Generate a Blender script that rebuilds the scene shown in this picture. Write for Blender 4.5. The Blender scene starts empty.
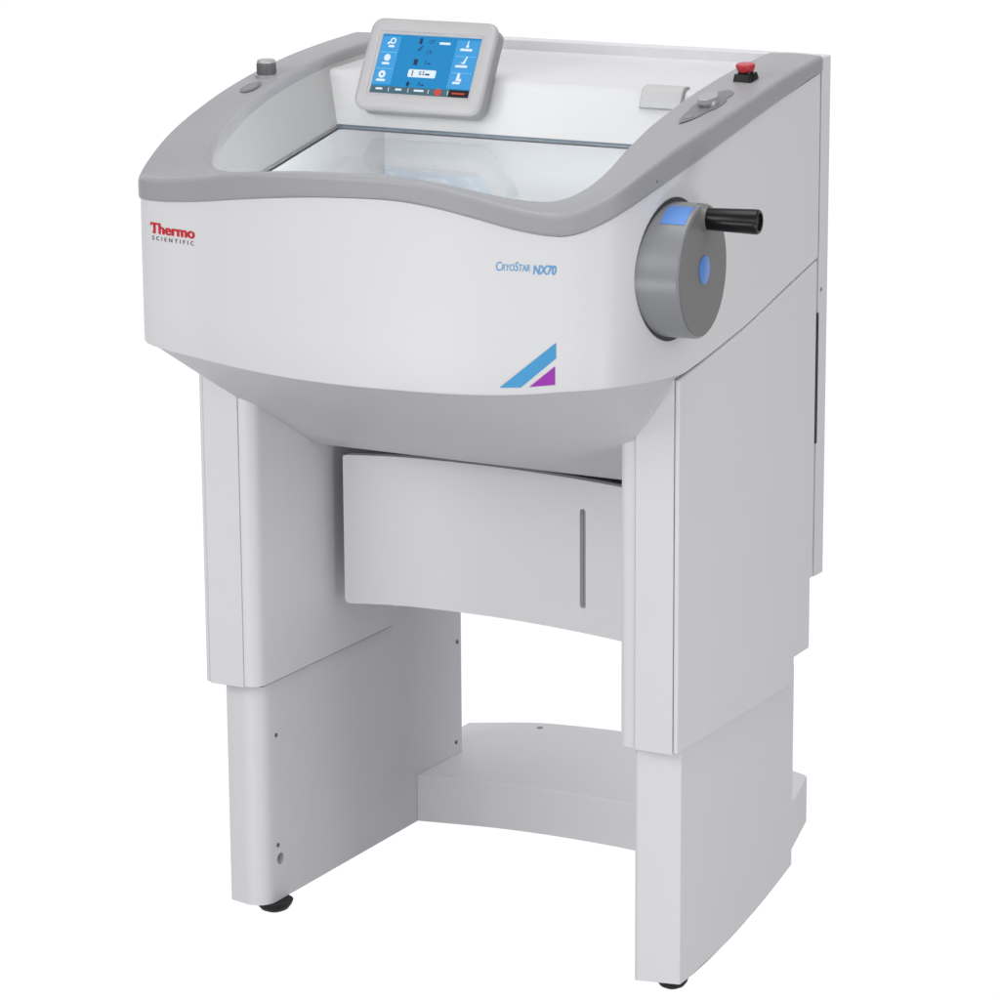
import bpy, bmesh, math
from mathutils import Vector, Matrix
S = bpy.context.scene
COL = S.collection
# ------------------------------------------------------------------ materials
def srgb(r, g, b):
    f = lambda c: (c/12.92 if c <= .04045 else ((c+.055)/1.055)**2.4)
    return (f(r/255), f(g/255), f(b/255), 1)
def mat(name, col, rough=.45, metal=0, spec=.5, grain=0, bump=0, emit=0, coat=0, scale=900):
    m = bpy.data.materials.new(name); m.use_nodes = True
    n = m.node_tree.nodes; l = m.node_tree.links; p = n['Principled BSDF']
    p.inputs['Base Color'].default_value = col
    p.inputs['Roughness'].default_value = rough
    p.inputs['Metallic'].default_value = metal
    p.inputs['Specular IOR Level'].default_value = spec
    p.inputs['Coat Weight'].default_value = coat
    if emit:
        p.inputs['Base Color'].default_value = (.01, .01, .012, 1)
        p.inputs['Emission Color'].default_value = col
        p.inputs['Emission Strength'].default_value = emit
    if grain or bump:
        tc = n.new('ShaderNodeTexCoord'); nz = n.new('ShaderNodeTexNoise')
        nz.inputs['Scale'].default_value = scale; nz.inputs['Detail'].default_value = 3
        l.new(tc.outputs['Object'], nz.inputs['Vector'])
        if grain:
            n2 = n.new('ShaderNodeTexNoise'); n2.inputs['Scale'].default_value = 9; n2.inputs['Detail'].default_value = 4
            l.new(tc.outputs['Object'], n2.inputs['Vector'])
            mx = n.new('ShaderNodeMix'); mx.data_type = 'RGBA'
            mx.inputs['A'].default_value = [c*(1-grain) for c in col[:3]]+[1]
            mx.inputs['B'].default_value = [min(1, c*(1+grain)) for c in col[:3]]+[1]
            l.new(n2.outputs['Fac'], mx.inputs['Factor']); l.new(mx.outputs['Result'], p.inputs['Base Color'])
        if bump:
            b = n.new('ShaderNodeBump'); b.inputs['Strength'].default_value = bump; b.inputs['Distance'].default_value = .0004
            l.new(nz.outputs['Fac'], b.inputs['Height']); l.new(b.outputs['Normal'], p.inputs['Normal'])
    return m
WHITE = mat('white_paint', (.74, .74, .75, 1), .42, grain=.015, bump=.08)
WHITEG = mat('white_gloss_plastic', (.69, .69, .695, 1), .34, grain=.012)
LEGM = mat('powder_coat', (.735, .735, .755, 1), .5, grain=.022, bump=.12)
GREY = mat('grey_plastic', (.366, .365, .380, 1), .42, grain=.03, bump=.25, scale=1400)
LGREY = mat('light_grey_plastic', (.47, .46, .465, 1), .4, grain=.02, bump=.15, scale=1400)
WHEELM = mat('wheel_plastic', (.25, .255, .27, 1), .33, grain=.02)
WHEELF = mat('wheel_face_plastic', (.185, .183, .183, 1), .5, grain=.02, bump=.15)
DARK = mat('gap_shade_grey', (.055, .055, .062, 1), .5)  # near-black standing in for shade in the wheel and drawer gaps
BLACK = mat('black_plastic', (.005, .005, .006, 1), .28, spec=.3)
RUBBER = mat('black_rubber', (.008, .008, .008, 1), .6)
SILVER = mat('satin_silver', (.46, .46, .465, 1), .4, metal=.35)
RED = mat('red_plastic', (.50, .025, .035, 1), .35)
BLUE = mat('blue_plastic', (.10, .27, .70, 1), .45)
INKR = mat('red_ink', (.62, .012, .025, 1), .5)
INKK = mat('dark_ink', (.06, .06, .08, 1), .5)
INKB = mat('blue_ink', (.10, .36, .72, 1), .5)
STRIPE = mat('sky_blue_decal', (.055, .33, .65, 1), .45)
MAG = mat('purple_decal', (.33, .022, .43, 1), .45)
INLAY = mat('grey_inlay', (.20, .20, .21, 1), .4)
INLAYL = mat('grey_inlay_light', (.24, .24, .25, 1), .4)
CHAMB = mat('chamber_white', (.86, .866, .872, 1), .35)
CHAMB2 = mat('chamber_shell', (.70, .76, .81, 1), .3)
SEAL = mat('blue_grey_seal', (.13, .17, .21, 1), .4)
GSEAL = mat('grey_seal', (.28, .29, .30, 1), .5)
def glass():
    m = bpy.data.materials.new('window_glass'); m.use_nodes = True
    n = m.node_tree.nodes; l = m.node_tree.links
    n.remove(n['Principled BSDF']); out = n['Material Output']
    t = n.new('ShaderNodeBsdfTransparent'); t.inputs['Color'].default_value = (.975, .985, .992, 1)
    g = n.new('ShaderNodeBsdfGlossy'); g.inputs['Roughness'].default_value = .03
    f = n.new('ShaderNodeFresnel'); f.inputs['IOR'].default_value = 1.45
    mx = n.new('ShaderNodeMixShader')
    ge = n.new('ShaderNodeNewGeometry'); fr = n.new('ShaderNodeMath'); fr.operation = 'SUBTRACT'; fr.use_clamp = True
    l.new(f.outputs[0], fr.inputs[0]); l.new(ge.outputs['Backfacing'], fr.inputs[1])
    l.new(fr.outputs[0], mx.inputs[0]); l.new(t.outputs[0], mx.inputs[1]); l.new(g.outputs[0], mx.inputs[2])
    l.new(mx.outputs[0], out.inputs['Surface'])
    return m
GLASS = glass()
def em(n, c, s=1.0): return mat(n, c, .35, spec=.25, emit=s)
# ------------------------------------------------------------------ helpers
ROOT = bpy.data.objects.new('cryostat', None); COL.objects.link(ROOT)
ROOT['label'] = 'white floor-standing laboratory cryostat with grey rim, touch screen and side handwheel'
ROOT['category'] = 'lab machine'
def link(name, me, m, parent=ROOT, smooth=35, bevel=0, seg=3):
    o = bpy.data.objects.new(name, me); COL.objects.link(o); o.parent = parent
    for mm in (m if isinstance(m, (list, tuple)) else [m]): me.materials.append(mm)
    if smooth:
        for p in me.polygons: p.use_smooth = True
        me.set_sharp_from_angle(angle=math.radians(smooth))
    if bevel:
        b = o.modifiers.new('bevel', 'BEVEL'); b.width = bevel; b.segments = seg; b.limit_method = 'ANGLE'
        b.angle_limit = math.radians(40); b.harden_normals = True
    return o
def from_bm(bm, nm='m', recalc=True):
    if recalc: bmesh.ops.recalc_face_normals(bm, faces=bm.faces)
    me = bpy.data.meshes.new(nm); bm.to_mesh(me); bm.free(); return me
def box(bm, x0, x1, y0, y1, z0, z1):
    v = [bm.verts.new(p) for p in ((x0,y0,z0),(x1,y0,z0),(x1,y1,z0),(x0,y1,z0),(x0,y0,z1),(x1,y0,z1),(x1,y1,z1),(x0,y1,z1))]
    for f in ((0,3,2,1),(4,5,6,7),(0,1,5,4),(1,2,6,5),(2,3,7,6),(3,0,4,7)): bm.faces.new([v[i] for i in f])
def boxo(name, dims, m, parent=ROOT, bevel=.002, seg=3):
    bm = bmesh.new(); box(bm, *dims); return link(name, from_bm(bm), m, parent, bevel=bevel, seg=seg)
def prism(bm, pts, fa, fb):
    a = [bm.verts.new(fa(*p)) for p in pts]; b = [bm.verts.new(fb(*p)) for p in pts]
    bm.faces.new(a); bm.faces.new(b[::-1]); n = len(pts)
    for i in range(n): bm.faces.new((a[i], b[i], b[(i+1) % n], a[(i+1) % n]))
def round_poly(pts, n=8):
    """pts = (x, y, r): polygon with rounded corners"""
    out = []; N = len(pts)
    for i, (x, y, r) in enumerate(pts):
        p = Vector((x, y))
        if r <= 0: out.append((x, y)); continue
        a = (Vector(pts[i-1][:2])-p).normalized(); b = (Vector(pts[(i+1) % N][:2])-p).normalized()
        th = a.angle(b); d = r/math.tan(th/2); c = p+(a+b).normalized()*r/math.sin(th/2)
        s = p+a*d-c; e = p+b*d-c
        a0 = math.atan2(s.y, s.x); a1 = math.atan2(e.y, e.x)
        da = (a1-a0+math.pi) % (2*math.pi)-math.pi
        for k in range(n+1):
            t = a0+da*k/n; out.append((c.x+r*math.cos(t), c.y+r*math.sin(t)))
    return out
def lathe(bm, prof, frame, n=48):
    """prof = (radius, height); frame maps local xyz to the object"""
    rings = []
    for r, h in prof:
        if r < 1e-6: rings.append([bm.verts.new(frame @ Vector((0, 0, h)))])
        else: rings.append([bm.verts.new(frame @ Vector((r*math.cos(2*math.pi*k/n), r*math.sin(2*math.pi*k/n), h))) for k in range(n)])
    for A, B in zip(rings, rings[1:]):
        for k in range(n):
            q = [A[k % len(A)], A[(k+1) % len(A)], B[(k+1) % len(B)], B[k % len(B)]]
            q = list(dict.fromkeys(q))
            if len(q) > 2: bm.faces.new(q)
    for R in (rings[0], rings[-1]):
        if len(R) > 1: bm.faces.new(R)
def latheo(name, prof, frame, m, parent, n=48, smooth=30):
    bm = bmesh.new(); lathe(bm, prof, frame, n); return link(name, from_bm(bm), m, parent, smooth)
def frame(o, z, x=None):
    z = Vector(z).normalized(); x = Vector(x or (1, 0, 0)); x = (x-z*x.dot(z)).normalized(); y = z.cross(x)
    M = Matrix((x, y, z)).transposed().to_4x4(); M.translation = Vector(o); return M
def interp(t, xs, ys):
    if t <= xs[0]: return ys[0]
    for a, b, c, d in zip(xs, xs[1:], ys, ys[1:]):
        if t <= b: return c+(d-c)*(t-a)/(b-a)
    return ys[-1]
def crom(P, per=6):
    """Catmull-Rom (centripetal) through tuples of any length (first two or more coordinates give distance)"""
    out = []; n = len(P); D = len(P[0])
    dist = lambda a, b: max(1e-4, math.dist(a[:3], b[:3]))**.5
    for i in range(n-1):
        p1, p2 = P[i], P[i+1]
        p0 = P[i-1] if i else tuple(2*a-b for a, b in zip(p1, p2))
        p3 = P[i+2] if i+2 < n else tuple(2*b-a for a, b in zip(p1, p2))
        t0 = 0; t1 = t0+dist(p0, p1); t2 = t1+dist(p1, p2); t3 = t2+dist(p2, p3)
        for k in range(per):
            t = t1+(t2-t1)*k/per
            L = lambda a, b, ta, tb: tuple(((tb-t)*u+(t-ta)*v)/(tb-ta) for u, v in zip(a, b))
            A1 = L(p0, p1, t0, t1); A2 = L(p1, p2, t1, t2); A3 = L(p2, p3, t2, t3)
            B1 = L(A1, A2, t0, t2); B2 = L(A2, A3, t1, t3)
            out.append(L(B1, B2, t1, t2))
    out.append(tuple(P[-1])); return out
def cut(o, cutter):
    md = o.modifiers.new('cut', 'BOOLEAN'); md.object = cutter; md.solver = 'EXACT'; md.operation = 'DIFFERENCE'
    bpy.context.view_layer.update()
    dg = bpy.context.evaluated_depsgraph_get()
    me = bpy.data.meshes.new_from_object(o.evaluated_get(dg))
    o.modifiers.clear(); o.data = me
    bpy.data.objects.remove(cutter)
    for p in me.polygons: p.use_smooth = True
    me.set_sharp_from_angle(angle=math.radians(30))
def grid(bm, rows, close=False):
    V = [[bm.verts.new(p) for p in r] for r in rows]
    for A, B in zip(V, V[1:]):
        n = len(A)
        for i in range(n if close else n-1): bm.faces.new((A[i], A[(i+1) % n], B[(i+1) % n], B[i]))
    return V
# ------------------------------------------------------------------ upper housing (curved in plan)
# (x, y, z of lower edge, z where the grey rim starts)
PLAN = [(-.36,.424,.906,1.145),(-.36,.30,.877,1.128),(-.36,.20,.853,1.112),(-.36,.10,.836,1.094),(-.36,.011,.821,1.074),
        (-.36,-.06,.823,1.048),(-.357,-.110,.828,1.026),(-.347,-.142,.830,1.020),(-.328,-.163,.830,1.0215),(-.295,-.1755,.8275,1.0228),
        (-.235,-.188,.8238,1.0282),(-.16,-.208,.8213,1.0388),(-.08,-.221,.819,1.0487),(0,-.225,.8179,1.0548),(.08,-.222,.8183,1.0561),
        (.13,-.216,.8184,1.0505),(.18,-.206,.8190,1.0400),(.235,-.190,.8215,1.0260),(.27,-.179,.8250,1.0205),(.290,-.1725,.8272,1.0205),
        (.306,-.166,.8285,1.0245),(.321,-.156,.8293,1.0310),(.335,-.140,.8299,1.0392),(.347,-.113,.8293,1.0504),(.355,-.070,.8270,1.0633),
        (.359,-.020,.8238,1.0750),(.36,.011,.8225,1.0811),(.36,.05,.827,1.088),(.36,.12,.8385,1.1015),(.36,.20,.853,1.1172),(.36,.30,.877,1.1360),(.36,.424,.906,1.157)]
PL = crom(PLAN, 6)
nrm = []
for i, p in enumerate(PL):
    a = PL[max(0, i-1)]; b = PL[min(len(PL)-1, i+1)]
    d = Vector((b[0]-a[0], b[1]-a[1])).normalized(); nrm.append(Vector((d.y, -d.x)))
def off(i, d): return PL[i][0]+nrm[i].x*d, PL[i][1]+nrm[i].y*d
bm = bmesh.new(); N = len(PL); rows = []
for lev in range(9):
    r = []
    for i, p in enumerate(PL):
        zb, zt = p[2], p[3]-.0015
        if lev == 0: x, y = off(i, -.012); z = zb+.002
        elif lev == 1: x, y = off(i, -.003); z = zb
        elif lev == 2: x, y = off(i, -.0008); z = zb+.0012
        elif lev == 3: x, y = off(i, 0); z = zb+.004
        elif lev == 7: x, y = off(i, -.0005); z = zt
        elif lev == 8: x, y = off(i, -.012); z = zt
        else: x, y = p[0], p[1]; z = zb+.004+(zt-zb-.004)*(lev-3)/4
        r.append((x, y, z))
    rows.append(r)
grid(bm, rows)
HOUSING = link('front_housing', from_bm(bm), WHITE, smooth=40)
# lettering lies on the curved front: x along the front, z up
FX = [p[0] for p in PL if -.345 < p[0] < .30 and p[1] < -.14]; FY = [p[1] for p in PL if -.345 < p[0] < .30 and p[1] < -.14]
def on_front(x, z, d=.0006): return (x, interp(x, FX, FY)-d, z)
def text_mesh(s, caps=False, shear=0, boldness=0, spacing=1.0):
    c = bpy.data.curves.new('t', 'FONT'); c.body = s; c.size = 1; c.shear = shear; c.offset = boldness; c.space_character = spacing
    c.small_caps_scale = .74; c.resolution_u = 4
    if caps:
        for ch, f in zip(s, c.body_format): f.use_small_caps = ch.islower()
    o = bpy.data.objects.new('t', c); COL.objects.link(o); bpy.context.view_layer.update()
    me = bpy.data.meshes.new_from_object(o.evaluated_get(bpy.context.evaluated_depsgraph_get()))
    bpy.data.objects.remove(o); bpy.data.curves.remove(c)
    bm = bmesh.new(); bm.from_mesh(me); bpy.data.meshes.remove(me)
    bmesh.ops.triangulate(bm, faces=bm.faces); return bm
def place_text(bm, fn, w, h=None):
    xs = [v.co.x for v in bm.verts]; x0 = min(xs); x1 = max(xs); ys = [v.co.y for v in bm.verts]; y1 = max(ys)
    for v in bm.verts: v.co = fn((v.co.x-x0)/(x1-x0)*w, v.co.y/y1*(h or y1*w/(x1-x0)))
    return bm
def flatlink(name, bm, m, parent):
    return link(name, from_bm(bm, recalc=False), m, parent, smooth=0)
bm = text_mesh('Thermo', boldness=.016)
place_text(bm, lambda u, v: on_front(-.3135+u, .9795+v+u*.004), .0792, .0135)
b2 = place_text(text_mesh('Thermo', boldness=.016), lambda u, v: on_front(-.3122+u, .9795+v+u*.004, .0008), .0792, .0135)
me = bpy.data.meshes.new('t'); b2.to_mesh(me); b2.free(); bm.from_mesh(me); bpy.data.meshes.remove(me)   # second pass makes the strokes bold
for (a, b, c, d) in ((-.3135+.0035, -.3135+.0085, .9795, .9812), (-.3135, -.3135+.002, .9886, .992)):
    vs = [bm.verts.new(on_front(x, z)) for x, z in ((a, c), (b, c), (b, d), (a, d))]; bm.faces.new(vs)
flatlink('brand_lettering', bm, INKR, HOUSING)
bm = text_mesh('SCIENTIFIC', boldness=.012, spacing=1.75)
place_text(bm, lambda u, v: on_front(-.310+u, .9705+v+u*.004), .0745, .0052)
flatlink('brand_subline', bm, INKK, HOUSING)
bm = text_mesh('CryoStar', caps=True, shear=.18)
place_text(bm, lambda u, v: on_front(.209+u, .9755+v-u*.0), .0400, .0112)
flatlink('series_lettering', bm, INKB, HOUSING)
bm = text_mesh('NX70', shear=.18, boldness=.022)
place_text(bm, lambda u, v: on_front(.2525+u, .9725+v), .0275, .0112)
flatlink('series_number', bm, INKB, HOUSING)
def decal(name, poly, m):
    # fine strips so that the decal follows the curve
    bm = bmesh.new(); vs = [bm.verts.new((x, 0, z)) for x, z in poly]; bm.faces.new(vs)
    x = min(p[0] for p in poly); x1 = max(p[0] for p in poly)
    while x < x1:
        bmesh.ops.bisect_plane(bm, geom=bm.verts[:]+bm.edges[:]+bm.faces[:], plane_co=(x, 0, 0), plane_no=(1, 0, 0)); x += .004
    for v in bm.verts: v.co = on_front(v.co.x, v.co.z)
    flatlink(name, bm, m, HOUSING)
decal('emblem_stripe', [(.2121, .8306), (.2375, .8318), (.2793, .8696), (.2793, .8889)], STRIPE)
decal('emblem_triangle', [(.2475, .8328), (.2781, .8366), (.2781, .8597)], MAG)
# ------------------------------------------------------------------ grey rim
# outer plan follows the housing; (index fraction handled by listing: outer x, y, zb, zt, inner x, y, zi)
RIM = [(-.362,.422,1.145,1.176,-.298,.422,1.174),(-.362,.33,1.133,1.170,-.297,.33,1.171),(-.362,.231,1.120,1.160,-.297,.231,1.162),
       (-.362,.134,1.103,1.144,-.297,.135,1.146),(-.362,.042,1.084,1.1225,-.296,.050,1.1235),(-.362,-.05,1.053,1.0915,-.292,-.015,1.097),
       (-.359,-.108,1.0275,1.0625,-.283,-.060,1.080),(-.3485,-.1435,1.0185,1.0475,-.262,-.100,1.068),(-.329,-.165,1.0205,1.0485,-.235,-.130,1.063),
       (-.295,-.178,1.0218,1.0500,-.205,-.148,1.063),(-.235,-.1905,1.0272,1.0582,-.170,-.163,1.066),(-.16,-.2105,1.0378,1.0715,-.125,-.180,1.0715),
       (-.08,-.2235,1.0477,1.0787,-.07,-.194,1.0785),(0,-.2275,1.0538,1.0820,0,-.199,1.082),(.08,-.2245,1.0551,1.0815,.068,-.196,1.0818),
       (.13,-.2185,1.0495,1.0768,.112,-.189,1.0775),(.18,-.2085,1.0390,1.0660,.152,-.178,1.070),(.235,-.1925,1.0250,1.0520,.198,-.161,1.060),
       (.27,-.1815,1.0195,1.0462,.230,-.145,1.055),(.291,-.1750,1.0195,1.0470,.249,-.128,1.054),(.3075,-.1685,1.0235,1.0520,.262,-.108,1.0575),
       (.323,-.158,1.0300,1.0592,.270,-.086,1.064),(.337,-.1415,1.0382,1.0690,.275,-.062,1.072),(.349,-.114,1.0494,1.0820,.279,-.034,1.084),
       (.357,-.071,1.0623,1.0960,.281,-.005,1.098),(.361,-.020,1.0740,1.1085,.281,.026,1.109),(.362,.05,1.087,1.1205,.279,.070,1.1215),(.362,.12,1.1005,1.1320,.277,.125,1.1335),
       (.362,.20,1.1162,1.1457,.275,.20,1.1475),(.362,.30,1.1350,1.1625,.275,.30,1.1635),(.362,.400,1.153,1.1755,.278,.400,1.176),(.362,.424,1.156,1.178,.280,.424,1.1785)]
RS = crom(RIM, 6)
def rim_top(x, y):
    """height of the rim's upper face on the two arms"""
    side = [r for r in RS if (r[0] > .3 if x > 0 else r[0] < -.33) and r[1] > -.1]
    side.sort(key=lambda r: r[1])
    zo = interp(y, [r[1] for r in side], [r[3] for r in side]); zi = interp(y, [r[1] for r in side], [r[6] for r in side])
    t = min(1, max(0, (.362-abs(x))/.08)); return zo+(zi-zo)*t+.0012*math.sin(math.pi*t)
bm = bmesh.new(); rows = []
for (ox, oy, zb, zt, ix, iy, zi) in RS:
    d = Vector((ix-ox, iy-oy)); w = d.length; d /= w; cr = .0012*min(1, w/.07)
    sl = (zi-zt)/w
    sec = [(.010, zb+.001), (.003, zb), (.0008, zb+.001), (0, zb+.004), (0, zb+.006), (0, zt-.0075), (0, zt-.0060), (.0004, zt-.0040), (.0016, zt-.0018), (.0036, zt-.0004), (.0056, zt+.0056*sl), (.0072, zt+.0072*sl)]
    t0 = .010; t1 = w-.010
    sec += [(t0+(t1-t0)*k/6, zt+sl*(t0+(t1-t0)*k/6)+cr*math.sin(math.pi*k/6)) for k in range(0, 7)]
    sec += [(w-.0072, zi-.0072*sl), (w-.0056, zi-.0003), (w-.0030, zi-.0012), (w-.0010, zi-.0032), (w, zi-.006), (w, zi-.008), (w, zi-.020), (w, zi-.022), (w-.002, zi-.025), (w-.010, zi-.025)]
    rows.append([(ox+d.x*t, oy+d.y*t, z) for t, z in sec])
# rounded rear ends
def endcap(row, sgn):
    c = Vector((sum(p[0] for p in row)/len(row), 0, sum(p[2] for p in row)/len(row))); out = []
    for k, (s, dy) in enumerate(((.985, .004), (.95, .007), (.85, .009))):
        out.append([(c.x+(p[0]-c.x)*s, p[1]+dy, c.z+(p[2]-c.z)*s) for p in row])
    return out
ec = endcap(rows[0], 1); rows = ec[::-1]+rows+endcap(rows[-1], 1)
V = grid(bm, rows, close=True); bm.faces.new(V[0]); bm.faces.new(V[-1][::-1])
RIMO = link('grey_rim', from_bm(bm), GREY, smooth=50)
wn = RIMO.modifiers.new('weighted', 'WEIGHTED_NORMAL'); wn.keep_sharp = True; wn.weight = 80
# things set into the rim
def on_rim(x, y, d=0): return (x, y, rim_top(x, y)+d)
def rim_normal(x, y):
    e = .004
    a = Vector(on_rim(x+e, y))-Vector(on_rim(x-e, y)); b = Vector(on_rim(x, y+e))-Vector(on_rim(x, y-e)); return a.cross(b).normalized()
kx, ky = -.328, .138
F = frame(on_rim(kx, ky, -.002), (0, -.03, 1))
KNM = mat('knob_grey', (.14, .14, .145, 1), .4)
KN = latheo('dial_knob', [(.0001, .002), (.0128, .002), (.0126, .0195), (.0122, .0212), (.0001, .0212)], F, KNM, RIMO, 40)
bm = bmesh.new()
for k in range(40):
    a = 2*math.pi*k/40; c, s = math.cos(a), math.sin(a)
    P = [F @ Vector((r*c-t*s, r*s+t*c, h)) for h in (.005, .0185) for r, t in ((.0122, -.0005), (.0133, 0), (.0122, .0005))]
    v = [bm.verts.new(p) for p in P]
    for f in ((0, 1, 4, 3), (1, 2, 5, 4), (0, 2, 1), (3, 4, 5)): bm.faces.new([v[i] for i in f])
link('knob_grip', from_bm(bm), KNM, RIMO, 0)
latheo('knob_cap', [(.0001, .0208), (.0126, .0198), (.0128, .0208), (.0118, .0232), (.0102, .0238), (.0001, .0232)], F, SILVER, RIMO, 40)
latheo('knob_collar', [(.0146, -.002), (.0152, .001), (.0149, .0030), (.0128, .0036), (.0001, .0036)], F, SILVER, RIMO, 40)
def sheet(name, poly, d, m, surf=on_rim, parent=RIMO):
    """thin plate following the rim; poly in x, y"""
    bm = bmesh.new(); bm.faces.new([bm.verts.new((x, y, 0)) for x, y in poly])
    for k in range(60):
        for no, lo in (((1, 0, 0), min(p[0] for p in poly)), ((0, 1, 0), min(p[1] for p in poly))):
            co = lo+k*.006
            if k and co < lo+.2: bmesh.ops.bisect_plane(bm, geom=bm.verts[:]+bm.edges[:]+bm.faces[:], plane_co=[co if n else 0 for n in no], plane_no=no)
    for v in bm.verts: v.co = surf(v.co.x, v.co.y, d)
    return link(name, from_bm(bm, recalc=False), m, parent, smooth=0)
def ell(cx, cy, a, b, rot=0, n=36):
    return [(cx+a*math.cos(t)*math.cos(rot)-b*math.sin(t)*math.sin(rot), cy+a*math.cos(t)*math.sin(rot)+b*math.sin(t)*math.cos(rot)) for t in (2*math.pi*k/n for k in range(n))]
sheet('oval_button', ell(-.3235, .090, .0115, .020), .0004, INLAY)
sheet('button_face', ell(-.3235, .090, .0085, .015), .0007, INLAYL)
# right arm: pad, rotary switch, emergency stop
px, py = .319, .165
pad = []
for t, wd in ((-.085, .001), (-.070, .0075), (-.050, .012), (-.030, .0135), (-.018, .0175), (0, .0185), (.016, .017), (.028, .0125), (.040, .0135), (.052, .0115), (.060, .004)): pad.append((t, wd))
poly = [(px+w_+.0*t, py+t) for t, w_ in pad]+[(px-w_*.9, py+t) for t, w_ in pad[::-1]]
sheet('switch_pad', poly, .0005, INLAY)
sheet('pad_key', ell(px, py-.058, .005, .009), .0009, INLAYL)
F = frame(on_rim(px, py, -.001), rim_normal(px, py))
latheo('rotary_switch', [(.0135, 0), (.0135, .006), (.0128, .0075), (.0001, .0078)], F, SILVER, RIMO, 40)
bm = bmesh.new()
prism(bm, round_poly([(-.006, -.018, .004), (.006, -.018, .004), (.0135, 0, .004), (.006, .018, .004), (-.006, .018, .004), (-.0135, 0, .004)]),
      lambda x, y: F @ Vector((x, y, .004)), lambda x, y: F @ Vector((x, y, .0120)))
link('switch_lever', from_bm(bm), SILVER, RIMO, 30, bevel=.0015)
ex, ey = .3195, .276
F = frame(on_rim(ex, ey, -.001), (0, -.1, 1))
bm = bmesh.new()
prism(bm, round_poly([(-.0135, -.0135, .003), (.0135, -.0135, .003), (.0135, .0135, .003), (-.0135, .0135, .003)]),
      lambda x, y: F @ Vector((x, y, 0)), lambda x, y: F @ Vector((x*.86, y*.86, .0100)))
link('stop_base', from_bm(bm), BLACK, RIMO, 30, bevel=.001)
latheo('stop_stem', [(.0105, .008), (.0100, .0135), (.0001, .0135)], F, BLACK, RIMO)
latheo('stop_button', [(.0001, .0115), (.0095, .0115), (.0112, .0140), (.0126, .0180), (.0128, .0205), (.0115, .0220), (.0001, .0226)], F, RED, RIMO)
F = frame((.3358, -.040+.0035, 1.067), (1, -.36, 0))
# ------------------------------------------------------------------ opening: liner, back panel, deck, window, chamber
gz = lambda y: 1.0315+.198*y            # sloping window plane
LINER = mat('liner_grey', (.44, .44, .44, 1), .5, grain=.015)
for sgn in (-1, 1):
    arm = [r for r in RS if (r[4] < -.2 if sgn < 0 else r[4] > .2) and -.15 < r[5] < .43]
    arm.sort(key=lambda r: r[5])
    top = [(r[4]+sgn*.0015, r[5], r[6]-.012) for r in arm]
    bot = [(max(-.265, min(.265, r[4]*.93)), min(r[5], .215), gz(min(r[5], .215))+.001) for r in arm]
    bm = bmesh.new(); grid(bm, [top, bot]); link('opening_wall', from_bm(bm), LINER, smooth=50)
# front liner hidden below the rim
yb, zbk, yf, zf = .215, gz(.215), .247, 1.146
bm = bmesh.new()
xl = [(-.267, yb, zbk+.001), (-.301, yf-.003, zf-.004)]
rows = []
prof = [(yb, zbk+.0015), (yb+.4*(yf-yb), zbk+.4*(zf-zbk)), (yf-.004, zf-.010), (yf-.0015, zf-.0045), (yf+.003, zf-.001), (yf+.010, zf), (yf+.03, zf+.0008)]
for y, z in prof:
    t = min(1, (z-zbk)/(zf-zbk)); x = .267+.036*t
    rows.append([(-x+2*x*k/12, y, z) for k in range(13)])
grid(bm, rows)
BACKP = link('back_panel', from_bm(bm), WHITEG, smooth=60)
bm = bmesh.new()
rows = []
for y, z in ((yf+.030, zf+.0008), (.33, 1.1500), (.375, 1.1540), (.405, 1.1578), (.425, 1.1618), (.442, 1.1678), (.451, 1.1728), (.457, 1.1768)):
    rows.append([((-.320 if y < .43 else -.285)+(.64 if y < .43 else .605)*k/12, y, z) for k in range(13)])
grid(bm, rows)
link('rear_deck', from_bm(bm), WHITEG, smooth=50)
# pull latch on the back panel's edge
bm = bmesh.new()
latch = [(yf-.0135, 1.122), (yf-.0158, 1.123), (yf-.0130, 1.131), (yf-.0065, 1.1445), (yf-.0035, 1.1480), (yf+.001, 1.1497), (yf+.012, 1.1500), (yf+.012, 1.144), (yf+.002, 1.143), (yf-.006, 1.13)]
prism(bm, latch, lambda y, z: (.1875, y, z), lambda y, z: (.2455, y, z))
link('latch', from_bm(bm), mat('latch_grey', (.53, .53, .53, 1), .4), BACKP, 40, bevel=.0018)
bm = bmesh.new(); prism(bm, [(y+.0012, z-.0012 if z > 1.14 else z-.0018) for y, z in latch], lambda y, z: (.1864, y, z), lambda y, z: (.2466, y, z))
link('latch_rim', from_bm(bm), mat('latch_edge', (.36, .36, .37, 1), .5), BACKP, 40)
# glass
bm = bmesh.new()
box(bm, -.263, .263, -.16, .213, -.005, 0)
for v in bm.verts: v.co.z += gz(v.co.y)
PANE = link('sliding_window', from_bm(bm), GLASS, smooth=0)
bm = bmesh.new(); box(bm, -.266, .266, .2142, .2158, -.003, .0014)
for v in bm.verts: v.co.z += gz(v.co.y)
link('window_seal', from_bm(bm), SEAL, PANE, 0)
bm = bmesh.new(); box(bm, -.2648, -.2634, -.14, .2130, -.003, .0010)
for v in bm.verts: v.co.z += gz(v.co.y)
link('window_seal', from_bm(bm), GSEAL, PANE, 0)
bm = bmesh.new(); box(bm, .2630, .2665, -.14, .2130, -.008, .0012)
for v in bm.verts: v.co.z += gz(v.co.y)
link('window_seal', from_bm(bm), GSEAL, PANE, 0)
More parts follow.
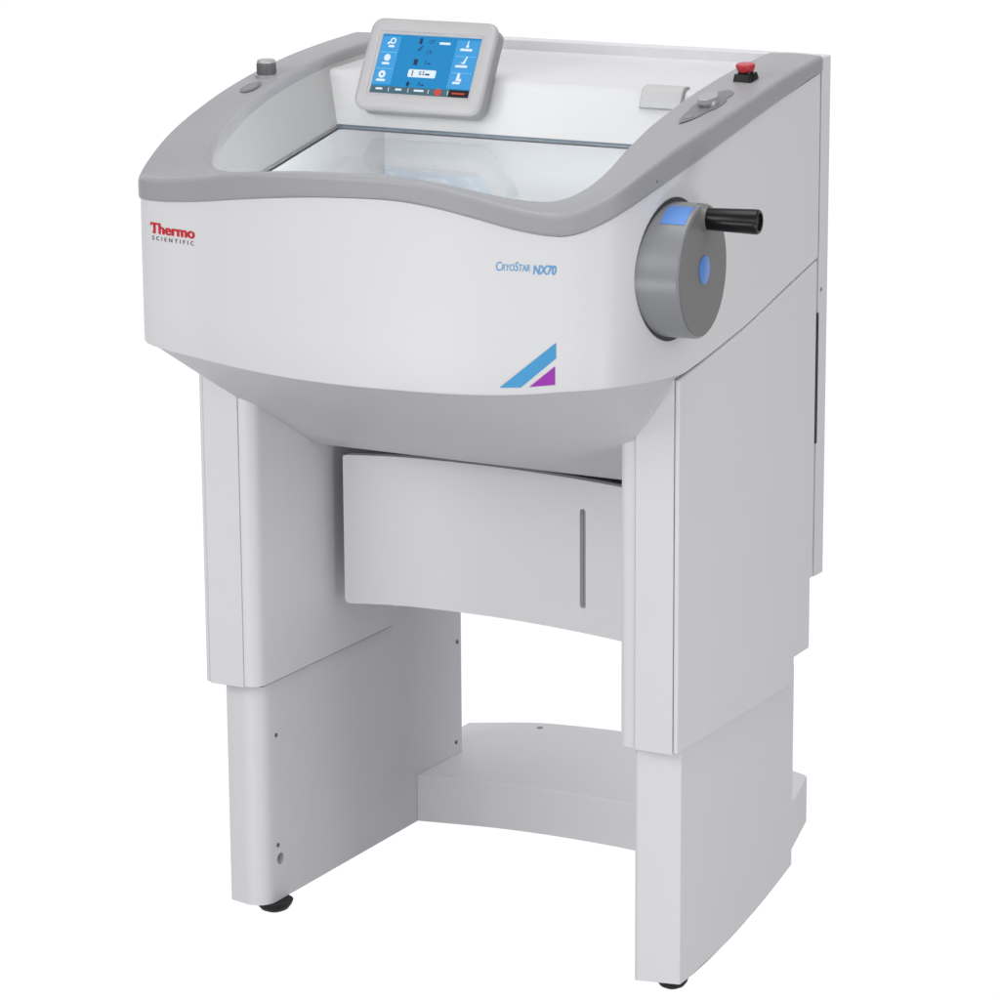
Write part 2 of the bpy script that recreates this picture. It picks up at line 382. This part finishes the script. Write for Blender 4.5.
# chamber
bm = bmesh.new()
def quad(*p): bm.faces.new([bm.verts.new(q) for q in p])
X, Y0, Y1, Z0 = .262, -.165, .335, .88
quad((-X, Y0, Z0), (X, Y0, Z0), (X, Y1, Z0), (-X, Y1, Z0))
quad((-X, Y1, Z0), (X, Y1, Z0), (X, Y1, 1.066), (-X, Y1, 1.066))
quad((-X, Y0, Z0), (-X, Y1, Z0), (-X, Y1, 1.066), (-X, .213, gz(.213)-.0056), (-X, Y0, gz(Y0)-.0056))
quad((X, Y0, Z0), (X, Y1, Z0), (X, Y1, 1.066), (X, .213, gz(.213)-.0056), (X, Y0, gz(Y0)-.0056))
quad((-X, Y0, Z0), (X, Y0, Z0), (X, Y0, gz(Y0)-.0056), (-X, Y0, gz(Y0)-.0056))
quad((-X, .2155, gz(.2155)-.0056), (X, .2155, gz(.2155)-.0056), (X, Y1, 1.066), (-X, Y1, 1.066))
CH = link('cold_chamber', from_bm(bm), CHAMB, smooth=0)
boxo('chamber_lamp', (-.23, .23, -.150, -.115, .966, .972), em('lamp_diffuser', (.98, .99, 1, 1), 27), CH, bevel=.001)
bm = bmesh.new()
box(bm, -.225, .24, -.10, .29, .960, .966)
link('section_tray', from_bm(bm), CHAMB, CH, bevel=.002)
# ------------------------------------------------------------------ touch monitor
TL = math.radians(28.5)
MO = Vector((-.1285, .1865, 1.1045))            # bottom middle of the front face
mu, mv = Vector((1, 0, 0)), Vector((0, math.sin(TL), math.cos(TL))); mn = mu.cross(mv)   # mn points to the viewer
MW, MH = .1945, .1325
def on_mon(u, v, d=0): return MO+mu*u+mv*v+mn*d
MON = bpy.data.objects.new('touch_monitor', None); MON.empty_display_size = .02; COL.objects.link(MON); MON.parent = ROOT
bm = bmesh.new()
outer = [(-MW/2, 0, .017), (MW/2, 0, .017), (MW/2, MH, .017), (-MW/2, MH, .017)]
def ring(ins, d, rr=.017): return [tuple(on_mon(x, y, d)) for x, y in round_poly([(x-math.copysign(ins, x), y+(ins if y < MH/2 else -ins), max(.002, rr-ins*.7)) for x, y, r in outer], 8)]
SW, SH, SC = .0762, .0425, .0665   # half sizes of the screen, centre height
def sring(ins, d):
    return [tuple(on_mon(x, y, d)) for x, y in round_poly([(-SW-ins, SC-SH-ins, .0015), (SW+ins, SC-SH-ins, .0015), (SW+ins, SC+SH+ins, .0015), (-SW-ins, SC+SH+ins, .0015)], 8)]
rows = [ring(.014, -.036), ring(.006, -.034), ring(.0022, -.028), ring(.0022, -.0085)]
V = grid(bm, rows, close=True); bm.faces.new(V[0]); bm.faces.new(V[-1])
link('back_shell', from_bm(bm), mat('monitor_shell_grey', (.33, .33, .335, 1), .45, grain=.02), MON, 45)
bm = bmesh.new()
rows = [ring(.004, -.0088), ring(0, -.0080), ring(0, -.006), ring(.0012, -.0025), ring(.0035, -.0005), ring(.007, 0), sring(.0065, -.0008), sring(.0045, -.0012), sring(.0035, -.0028), sring(0, -.0034)]
V = grid(bm, rows, close=True); bm.faces.new(V[0])
link('bezel', from_bm(bm), LGREY, MON, 45)
bm = bmesh.new(); box(bm, -.05, .05, 0, .02, 0, .06)
for v in bm.verts: v.co = on_mon(v.co.x, v.co.z+.01, -.03-v.co.y*1.2)
link('bracket', from_bm(bm), LGREY, MON, bevel=.003)
E_BG, E_PAN, E_HI = em('screen_blue', srgb(14, 136, 198)), em('screen_light_blue', srgb(60, 158, 222)), em('screen_white', srgb(225, 240, 250))
E_DK, E_BAR, E_BLK, E_RED, E_LN = em('screen_navy', srgb(20, 50, 90)), em('screen_teal', srgb(72, 104, 116)), em('screen_black', srgb(26, 18, 22)), em('screen_orange', srgb(205, 75, 50)), em('screen_line', srgb(110, 190, 240))
def scr(u, v, d): return on_mon(-SW+2*SW*u, SC-SH+2*SH*v, -.0032+d)
bm = bmesh.new(); bm.faces.new([bm.verts.new(scr(u, v, 0)) for u, v in ((0, 0), (1, 0), (1, 1), (0, 1))])
SCREEN = link('screen', from_bm(bm, recalc=False), E_BG, MON, 0)
class UI:
    def __init__(s): s.b = bmesh.new()
    def rect(s, u0, u1, v0, v1, d, r=0):
        pts = round_poly([(u0*2, v0*1.13, r), (u1*2, v0*1.13, r), (u1*2, v1*1.13, r), (u0*2, v1*1.13, r)], 5) if r else [(u0*2, v0*1.13), (u1*2, v0*1.13), (u1*2, v1*1.13), (u0*2, v1*1.13)]
        s.b.faces.new([s.b.verts.new(scr(x/2, y/1.13, d)) for x, y in pts]); return s
    def disc(s, u, v, r, d, r2=0, n=24):
        A = [s.b.verts.new(scr(u+r*math.cos(t), v+r*1.79*math.sin(t), d)) for t in (2*math.pi*k/n for k in range(n))]
        if not r2: s.b.faces.new(A); return s
        B = [s.b.verts.new(scr(u+r2*math.cos(t), v+r2*1.79*math.sin(t), d)) for t in (2*math.pi*k/n for k in range(n))]
        for k in range(n): s.b.faces.new((A[k], A[(k+1) % n], B[(k+1) % n], B[k]))
        return s
    def poly(s, pts, d): s.b.faces.new([s.b.verts.new(scr(u, v, d)) for u, v in pts]); return s
    def text(s, t, u, v, w, h, d, bold=.01):
        b = place_text(text_mesh(t, boldness=bold), lambda x, y: scr(u+x, v+y, d), w, h)
        me = bpy.data.meshes.new('t'); b.to_mesh(me); b.free(); s.b.from_mesh(me); bpy.data.meshes.remove(me); return s
    def done(s, name, m): return link(name, from_bm(s.b, recalc=False), m, MON, 0)
def tile(k, right, icon):
    v0 = .145+k*.278; t = UI()
    if right: t.rect(.762, .998, v0-.005, v0+.257, .0002)
    else: t.rect(.008, .192, v0, v0+.262, .0002)
    nb = len(t.b.faces); icon(t)
    t.b.faces.ensure_lookup_table()
    for f in t.b.faces[nb:]: f.material_index = 1
    return t.done('menu_tile', [E_PAN, E_HI])
tile(2, 0, lambda u: u.disc(.118, .885, .030, .0004, .017).rect(.065, .085, .825, .86, .0004).rect(.075, .1, .845, .87, .0004).rect(.082, .142, .775, .812, .0004, .012))
tile(1, 0, lambda u: u.disc(.098, .60, .033, .0004).rect(.055, .132, .482, .520, .0004, .012))
tile(0, 0, lambda u: u.disc(.085, .315, .036, .0004, .012).rect(.038, .13, .195, .235, .0004, .012))
tile(2, 1, lambda u: u.poly([(.868, .86), (.884, .86), (.880, .96), (.874, .96)], .0004).disc(.876, .86, .014, .0004).rect(.81, .93, .78, .82, .0004, .012))
tile(1, 1, lambda u: u.poly([(.86, .56), (.885, .56), (.905, .69), (.893, .69)], .0004).rect(.845, .862, .575, .59, .0004).rect(.80, .92, .50, .54, .0004, .012))
tile(0, 1, lambda u: u.poly([(.835, .275), (.872, .275), (.868, .40), (.845, .41)], .0004).rect(.873, .893, .265, .31, .0004).rect(.81, .885, .22, .26, .0004, .012))
for k in (1, 2):
    v0 = .137+k*.278
    UI().rect(.012, .185, v0-.008, v0+.006, .0003).done('tile_divider', E_LN)
    UI().rect(.775, .985, v0-.013, v0+.001, .0003).done('tile_divider', E_LN)
u = UI()
u.rect(.59, .70, .865, .905, .0004, .012)
u.done('screen_reading', E_HI)
u = UI()
u.rect(.345, .625, .293, .425, .0003, .03)
u.done('value_field', E_HI)
u = UI()
for u0, u1 in ((.055, .125), (.255, .32), (.445, .545)): u.rect(u0, u1, .055, .088, .0004, .012)
u.done('bar_captions', E_HI)
for u0 in (.185, .385, .59, .785): UI().rect(u0, u0+.006, .03, .1, .0004).done('bar_divider', E_HI)
u = UI()
u.rect(.385, .415, .855, .955, .0003).poly([(.385, .74), (.40, .73), (.435, .82), (.425, .83)], .0003)
u.rect(.375, .415, .50, .60, .0003).disc(.368, .175, .018, .0003).rect(.36, .376, .13, .22, .0003)
u.text('-27', .475, .875, .065, .06, .0003).text('-15', .465, .70, .065, .06, .0003).text('5', .485, .52, .02, .06, .0003).rect(.52, .545, .52, .545, .0003)
u.text('0.5', .455, .335, .055, .065, .0006, .02).rect(.52, .565, .335, .362, .0006).rect(.385, .395, .31, .41, .0006)
u.text('0', .470, .155, .022, .06, .0003).rect(.50, .53, .155, .18, .0003)
u.done('screen_figures', E_DK)
UI().rect(0, .80, 0, .118, .0002).done('screen_bar', E_BAR)
UI().rect(.80, 1, 0, .125, .0002).done('screen_status', E_BLK)
UI().disc(.69, .065, .034, .0005).rect(.83, .96, .05, .075, .0005).done('screen_warning', E_RED)
# ------------------------------------------------------------------ handwheel
WA = Vector((math.cos(math.radians(5.0)), math.sin(math.radians(5.0)), 0))      # wheel axis
WF = Vector((.40, -.0165, .961)); WC = WF-WA*.0385
FW = frame(WC, WA, (0, 1, 0))
WH = bpy.data.objects.new('handwheel', None); WH.empty_display_size = .02; COL.objects.link(WH); WH.parent = ROOT
side_y = [p[1] for p in PL if p[0] > .30 and p[1] > -.165]; side_x = [p[0] for p in PL if p[0] > .30 and p[1] > -.165]
bm = bmesh.new(); rows = []
for k in range(97):
    a = 2*math.pi*k/96; r = []
    for rr in (.079, .0850+.0045*abs(math.sin(a))**3):
        p = FW @ Vector((rr*math.cos(a), rr*math.sin(a), 0)); r.append((interp(p.y, side_y, side_x)+.0008, p.y, p.z))
    rows.append(r)
grid(bm, rows); link('wheel_gap_shade', from_bm(bm), DARK, WH, 60)  # dark ring laid on the housing as the shadow behind the wheel
latheo('wheel_rim', [(.0001, -.03), (.0832, -.03), (.0838, .004), (.0834, .0330), (.0832, .0357), (.0822, .0373), (.0812, .0377), (.0001, .0377)], FW, WHEELM, WH, 96)
latheo('wheel_face', [(.0806, .0371), (.0806, .0385), (.0796, .0392), (.0001, .0395)], FW, WHEELF, WH, 96)
bm = bmesh.new(); rows = []        # blue window in the rim
for k in range(13):
    a = math.radians(12+27*k/12)
    rows.append([tuple(FW @ Vector((-r*math.sin(a), r*math.cos(a), h))) for r, h in ((.0842, .0012), (.0841, .012), (.0840, .023), (.0838, .0335))])
grid(bm, rows); link('rim_window', from_bm(bm, recalc=True), BLUE, WH, 60)
F2 = frame(FW @ Vector((.0, .002, .0390)), WA, (0, 1, 0))
latheo('centre_cap', [(.0001, 0), (.0178, 0), (.0178, .0014), (.0168, .0020), (.0001, .0024)], F2, BLUE, WH)
HB = FW @ Vector((0, .0655, .0365))
bm = bmesh.new()
lathe(bm, [(.0190, -.006), (.0182, -.001), (.0168, .0022), (.0155, .0050), (.0148, .0085), (.0001, .0085)], frame(HB, WA, (0, 1, 0)), 40)
link('crank_boss', from_bm(bm), WHEELF, WH, 60)
latheo('crank_handle', [(.0001, .0), (.0132, .0), (.0136, .002), (.0156, .0670), (.0152, .0700), (.0140, .0715), (.0112, .0718), (.0106, .069), (.0001, .0685)], frame(HB+WA*.0030, WA, (0, 1, 0)), BLACK, WH, 48)
# ------------------------------------------------------------------ bowl under the housing
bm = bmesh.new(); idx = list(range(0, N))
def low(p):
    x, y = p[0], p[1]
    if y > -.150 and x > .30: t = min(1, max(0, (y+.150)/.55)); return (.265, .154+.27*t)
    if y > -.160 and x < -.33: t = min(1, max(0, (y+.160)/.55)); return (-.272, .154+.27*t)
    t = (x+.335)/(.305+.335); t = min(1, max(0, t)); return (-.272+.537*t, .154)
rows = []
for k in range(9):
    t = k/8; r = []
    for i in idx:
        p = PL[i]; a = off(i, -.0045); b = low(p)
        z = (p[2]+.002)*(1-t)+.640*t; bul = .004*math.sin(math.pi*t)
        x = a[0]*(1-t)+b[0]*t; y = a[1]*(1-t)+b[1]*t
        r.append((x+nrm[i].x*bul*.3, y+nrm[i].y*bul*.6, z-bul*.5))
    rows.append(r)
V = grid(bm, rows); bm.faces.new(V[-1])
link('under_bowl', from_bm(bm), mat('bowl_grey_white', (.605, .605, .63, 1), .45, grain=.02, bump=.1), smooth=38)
# ------------------------------------------------------------------ leg covers (upper, sliding) and lower legs
def side_profile(gap=.0022):
    top = [(.0008, .8190), (.06, .828), (.12, .8385), (.20, .853), (.30, .877), (.424, .906)]
    return [(y, z-gap) for y, z in top]
def mir(s, f): return (lambda *a: (s*f(*a)[0],)+tuple(f(*a)[1:]))
for s in (-1, 1):
    yback = .424
    pts = [(.0008, .3262), (.366, .3262), (.366, .3625), (.416, .3635), (.416, .4620), (yback, .4630)]+side_profile()[::-1]
    bm = bmesh.new(); prism(bm, pts, lambda y, z: (s*.3532, y, z), lambda y, z: (s*.360, y, z))
    LC = link('leg_cover', from_bm(bm), LEGM, bevel=.0030)
    bm = bmesh.new()        # inner core with rounded front corner
    D = .366
    pl = round_poly([(.2755, .0015, .020 if s < 0 else .010), (.2984, .0015, .0006), (.2984, .0040, 0), (.3525, .0040, 0), (.3525, D, 0), (.2755, D, 0)], 8)
    prism(bm, pl, lambda x, y: (s*x, y, .3270), lambda x, y: (s*x, y, .8155))
    link('cover_column', from_bm(bm), LEGM, LC, 30)
    boxo('cover_strip', (*sorted((s*(.2994 if s > 0 else .2988), s*.3527)), -.0006, .0039, .3255, .8165), LEGM, LC, bevel=.0008, seg=2)
    boxo('cover_seam_shade', (*sorted((s*.2762, s*.2876)), .012, .362, .3256, .3269), INLAY, LC, bevel=0)  # dark strip drawn in for the shade line under the cover edge
    boxo('cover_back', (*sorted((s*.282, s*.352)), D+.0005, .424, .4635, .86), LEGM, LC, bevel=.001)
# lower legs
def leg(s, depth, arch):
    bm = bmesh.new()
    pl = round_poly([(.288, .0195, .026 if s < 0 else .006), (.350, .0335, .003), (.350, depth, .002), (.288, depth, .002)], 8)
    # dense outline so that the foot edge can follow the arch
    dense = []
    for a, b in zip(pl, pl[1:]+pl[:1]):
        n = max(1, int(math.dist(a, b)/.02))
        dense += [(a[0]+(b[0]-a[0])*k/n, a[1]+(b[1]-a[1])*k/n) for k in range(n)]
    base = lambda y: .056*max(0, (y-.034)/.355)**1.75 if arch else 0
    A = [bm.verts.new((s*x, y, base(y))) for x, y in dense]; B = [bm.verts.new((s*x, y, .345)) for x, y in dense]
    bm.faces.new(A); bm.faces.new(B[::-1]); n = len(A)
    for i in range(n): bm.faces.new((A[i], B[i], B[(i+1) % n], A[(i+1) % n]))
    o = link('leg', from_bm(bm), LEGM, smooth=30)
    return o
LL, LR = leg(-1, .588, False), leg(1, .389, True)
bm = bmesh.new(); lathe(bm, [(.0085, -.012), (.0085, .02)], frame((-.288, .0675, .0600), (1, 0, 0), (0, 1, 0)), 32)
c = link('cutter', from_bm(bm), DARK); c.parent = None; cut(LL, c)
latheo('leg_hole', [(.0084, -.010), (.0084, -.0085), (.0001, -.0085)], frame((-.288, .0675, .0600), (1, 0, 0), (0, 1, 0)), mat('hole_grey', (.05, .05, .055, 1), .5), LL, 32)
for y, z in ((.062, .242), (.061, .0815), (.574, .247), (.568, .090)):
    latheo('screw', [(.0001, -.001), (.0030, -.001), (.0030, .0012), (.0018, .0018), (.0001, .0012)], frame((-.288, y, z), (1, 0, 0), (0, 1, 0)), mat('screw_steel', (.16, .16, .17, 1), .4, metal=.6), LL, 20)
# black feet
latheo('caster', [(.0001, -.0165), (.012, -.0160), (.0195, -.0125), (.0245, -.006), (.0265, -.0006), (.0001, -.0005)], frame((-.2965, .0625, 0), (0, 0, 1)), RUBBER, ROOT, 48)
latheo('caster', [(.0001, -.0150), (.009, -.0145), (.016, -.0110), (.0205, -.0050), (.0215, -.0006), (.0001, -.0005)], frame((.3285, .0545, 0), (0, 0, 1)), RUBBER, ROOT, 48)
for sx in (-.31, .27): latheo('caster', [(.0001, -.0165), (.010, -.0160), (.017, -.0110), (.021, -.003), (.022, -.0006), (.0001, -.0005)], frame((sx, .55 if sx < 0 else .46, 0), (0, 0, 1)), RUBBER, ROOT, 32)
# ------------------------------------------------------------------ base shelf
fr = crom([(-.288, .449), (-.225, .463), (-.162, .475), (-.065, .483), (.056, .480), (.15, .462), (.23, .432), (.286, .395)], 6)
rr = crom([(.286, .49), (.257, .603), (.228, .715)], 2)+crom([(.222, .722), (.15, .752), (.06, .776), (-.03, .788), (-.123, .789), (-.20, .780), (-.255, .768), (-.350, .719)], 6)+[(-.350, .589), (-.288, .589)]
bm = bmesh.new(); prism(bm, fr+rr, lambda x, y: (x, y, 0), lambda x, y: (x, y, .071))
SHELF = link('base_shelf', from_bm(bm), LEGM, smooth=25, bevel=.0015)
latheo('screw', [(.0001, 0), (.0045, 0), (.0045, .0012), (.0001, .0020)], frame((-.238, .745, .071), (0, 0, 1)), mat('shelf_screw', (.25, .25, .26, 1), .4), SHELF, 20)
# ------------------------------------------------------------------ drawer (front face slightly hollow)
ARC = crom([(-.253,.195),(-.20,.2135),(-.165,.221),(-.10,.2262),(-.046,.2275),(.02,.2245),(.078,.2180),(.13,.2095),(.174,.2005),(.253,.179)], 8)
arc = lambda x: interp(x, [p[0] for p in ARC], [p[1] for p in ARC])
xs = [-.253+.506*k/40 for k in range(41)]
RC = .007
xs = sorted(set(xs+[s_*(.253-RC+RC*math.sin(k*math.pi/12)) for s_ in (-1, 1) for k in range(7)]))
def zend(x):
    d = max(0, abs(x)-(.253-RC)); return RC-math.sqrt(max(0, RC*RC-d*d))
bm = bmesh.new()
rows = [[(x, arc(x), .404+zend(x)), (x, arc(x), .6175-zend(x)*.3), (x, arc(x)+.014, .6175-zend(x)*.3), (x, arc(x)+.014, .404+zend(x))] for x in xs]
V = grid(bm, rows, close=True); bm.faces.new(V[0]); bm.faces.new(V[-1])
DR = link('drawer', from_bm(bm), WHITE, smooth=25)
bm = bmesh.new(); prism(bm, round_poly([(.1088, .4385, .0044), (.1186, .4385, .0044), (.1186, .5775, .0044), (.1088, .5775, .0044)], 8), lambda x, z: (x, .15, z), lambda x, z: (x, .2250, z))
c = link('cutter', from_bm(bm), WHITE); c.parent = None; cut(DR, c)
bm = bmesh.new(); prism(bm, round_poly([(.1089, .4386, .0043), (.1185, .4386, .0043), (.1185, .5774, .0043), (.1089, .5774, .0043)], 8), lambda x, z: (x, .2240, z), lambda x, z: (x, .2248, z))
link('grip_slot', from_bm(bm), mat('slot_grey', (.50, .50, .53, 1), .5), DR, 0)
# apron above the drawer, under the bowl
boxo('drawer_box', (-.245, .245, .245, .42, .41, .575), LEGM, DR, bevel=.001)
boxo('drawer_housing', (-.262, .262, .40, .424, .585, .645), DARK, ROOT, bevel=.001)  # coloured dark to stand for the shade in the gap above the drawer
# ------------------------------------------------------------------ rear cover
bm = bmesh.new(); prism(bm, round_poly([(-.360, .4625, .001), (.360, .4625, .001), (.360, 1.1765, .003), (-.285, 1.1765, .02), (-.360, 1.13, .02)], 5), lambda x, z: (x, .4285, z), lambda x, z: (x, .4575, z))
REAR = link('rear_cover', from_bm(bm), LEGM, smooth=30, bevel=.003)
boxo('side_vent', (.3585, .3606, .4228, .4292, .651, .831), BLACK, REAR, bevel=0)
boxo('cover_spine', (-.352, .352, .4245, .4284, .47, 1.15), LEGM, REAR, bevel=0)
latheo('screw', [(.0001, 0), (.0030, 0), (.0028, .001), (.0001, .0014)], frame((.360, .436, .862), (1, 0, 0), (0, 1, 0)), mat('cover_screw', (.3, .3, .31, 1), .5), REAR, 16)
# rim screw on the right arm
latheo('rim_screw', [(.0001, 0), (.0024, 0), (.0022, .0009), (.0001, .0012)], frame((.3570, -.0625, 1.0755), (.93, -.36, 0), (0, 0, 1)), mat('rim_screw_grey', (.12, .12, .13, 1), .5), RIMO, 16)
# ------------------------------------------------------------------ camera (solved from the photograph)
yaw, pit, rol, Fp = .5018, .2421, -.0059, 3572.825
f = Vector((-math.sin(yaw)*math.cos(pit), math.cos(yaw)*math.cos(pit), -math.sin(pit)))
r = Vector((math.cos(yaw), math.sin(yaw), 0)); u = r.cross(f)
r2 = r*math.cos(rol)+u*math.sin(rol); u2 = u*math.cos(rol)-r*math.sin(rol)
cd = bpy.data.cameras.new('camera'); cam = bpy.data.objects.new('camera', cd); COL.objects.link(cam)
M = Matrix((r2, u2, -f)).transposed().to_4x4(); M.translation = (2.2701, -3.9398, 1.7279); cam.matrix_world = M
cd.sensor_width = 36; cd.lens = Fp*36/1000; cd.shift_x = -.0036185; cd.shift_y = .0129187; cd.clip_end = 200
S.camera = cam
# ------------------------------------------------------------------ studio: white sweep behind, dimmer room around
w = bpy.data.worlds.new('World'); S.world = w; w.use_nodes = True
n = w.node_tree.nodes; l = w.node_tree.links; bg = n['Background']
tc = n.new('ShaderNodeTexCoord'); vm = n.new('ShaderNodeVectorMath'); vm.operation = 'DOT_PRODUCT'
vm.inputs[1].default_value = Vector((-.42, .86, -.30)).normalized()
l.new(tc.outputs['Generated'], vm.inputs[0])
mr = n.new('ShaderNodeMapRange'); mr.interpolation_type = 'SMOOTHSTEP'
for k, val in (('From Min', .55), ('From Max', .85), ('To Min', 0), ('To Max', 1)): mr.inputs[k].default_value = val
l.new(vm.outputs['Value'], mr.inputs['Value'])
sx = n.new('ShaderNodeSeparateXYZ'); l.new(tc.outputs['Generated'], sx.inputs[0])
def ramp(a, b, lo, hi):
    m = n.new('ShaderNodeMapRange'); m.interpolation_type = 'SMOOTHSTEP'
    for k, val in (('From Min', a), ('From Max', b), ('To Min', lo), ('To Max', hi)): m.inputs[k].default_value = val
    l.new(sx.outputs['Z'], m.inputs['Value']); return m.outputs[0]
ad = n.new('ShaderNodeMath'); ad.operation = 'ADD'
l.new(ramp(-.1, .6, 0, .48), ad.inputs[0]); l.new(ramp(-.6, .1, .43, 0), ad.inputs[1])
mx = n.new('ShaderNodeMix'); mx.data_type = 'FLOAT'
l.new(mr.outputs[0], mx.inputs['Factor']); l.new(ad.outputs[0], mx.inputs['A']); mx.inputs['B'].default_value = 1.06
l.new(mx.outputs['Result'], bg.inputs['Strength']); bg.inputs['Color'].default_value = (.972, .976, 1, 1)
def area(name, loc, target, size, power, col=(1, 1, 1)):
    d = bpy.data.lights.new(name, 'AREA'); d.shape = 'RECTANGLE'; d.size, d.size_y = size; d.energy = power; d.color = col
    o = bpy.data.objects.new(name, d); COL.objects.link(o); o.location = loc
    o.rotation_euler = (Vector(target)-Vector(loc)).to_track_quat('-Z', 'Y').to_euler(); return o
area('softbox_key', (-1.7, -3.4, 2.3), (0, 0, .7), (1.6, 1.6), 47)
area('softbox_front', (.5, -4.2, 2.2), (0, 0, .7), (1.8, 1.8), 27)
area('softbox_side', (3.6, -.6, 1.4), (0, 0, .7), (1.8, 1.8), 33)
area('fill_low_side', (1.9, -.75, .16), (.35, .2, .12), (.6, .3), 5.5)  # unseen fill added to lift the lower right leg, in place of floor bounce
area('fill_low_front', (-.4, -2.6, .15), (0, .3, .08), (1.2, .3), 15)  # unseen low fill added to brighten the lower front
area('softbox_top', (.2, .1, 3.4), (0, .1, 1), (1.8, 1.8), 31)
# ------------------------------------------------------------------ render settings
S.view_settings.view_transform = 'Standard'; S.view_settings.look = 'None'; S.view_settings.gamma = 1; S.view_settings.exposure = 0
S.render.engine = 'CYCLES'; S.cycles.use_denoising = True; S.cycles.max_bounces = 8; S.cycles.transparent_max_bounces = 12
S.render.film_transparent = False
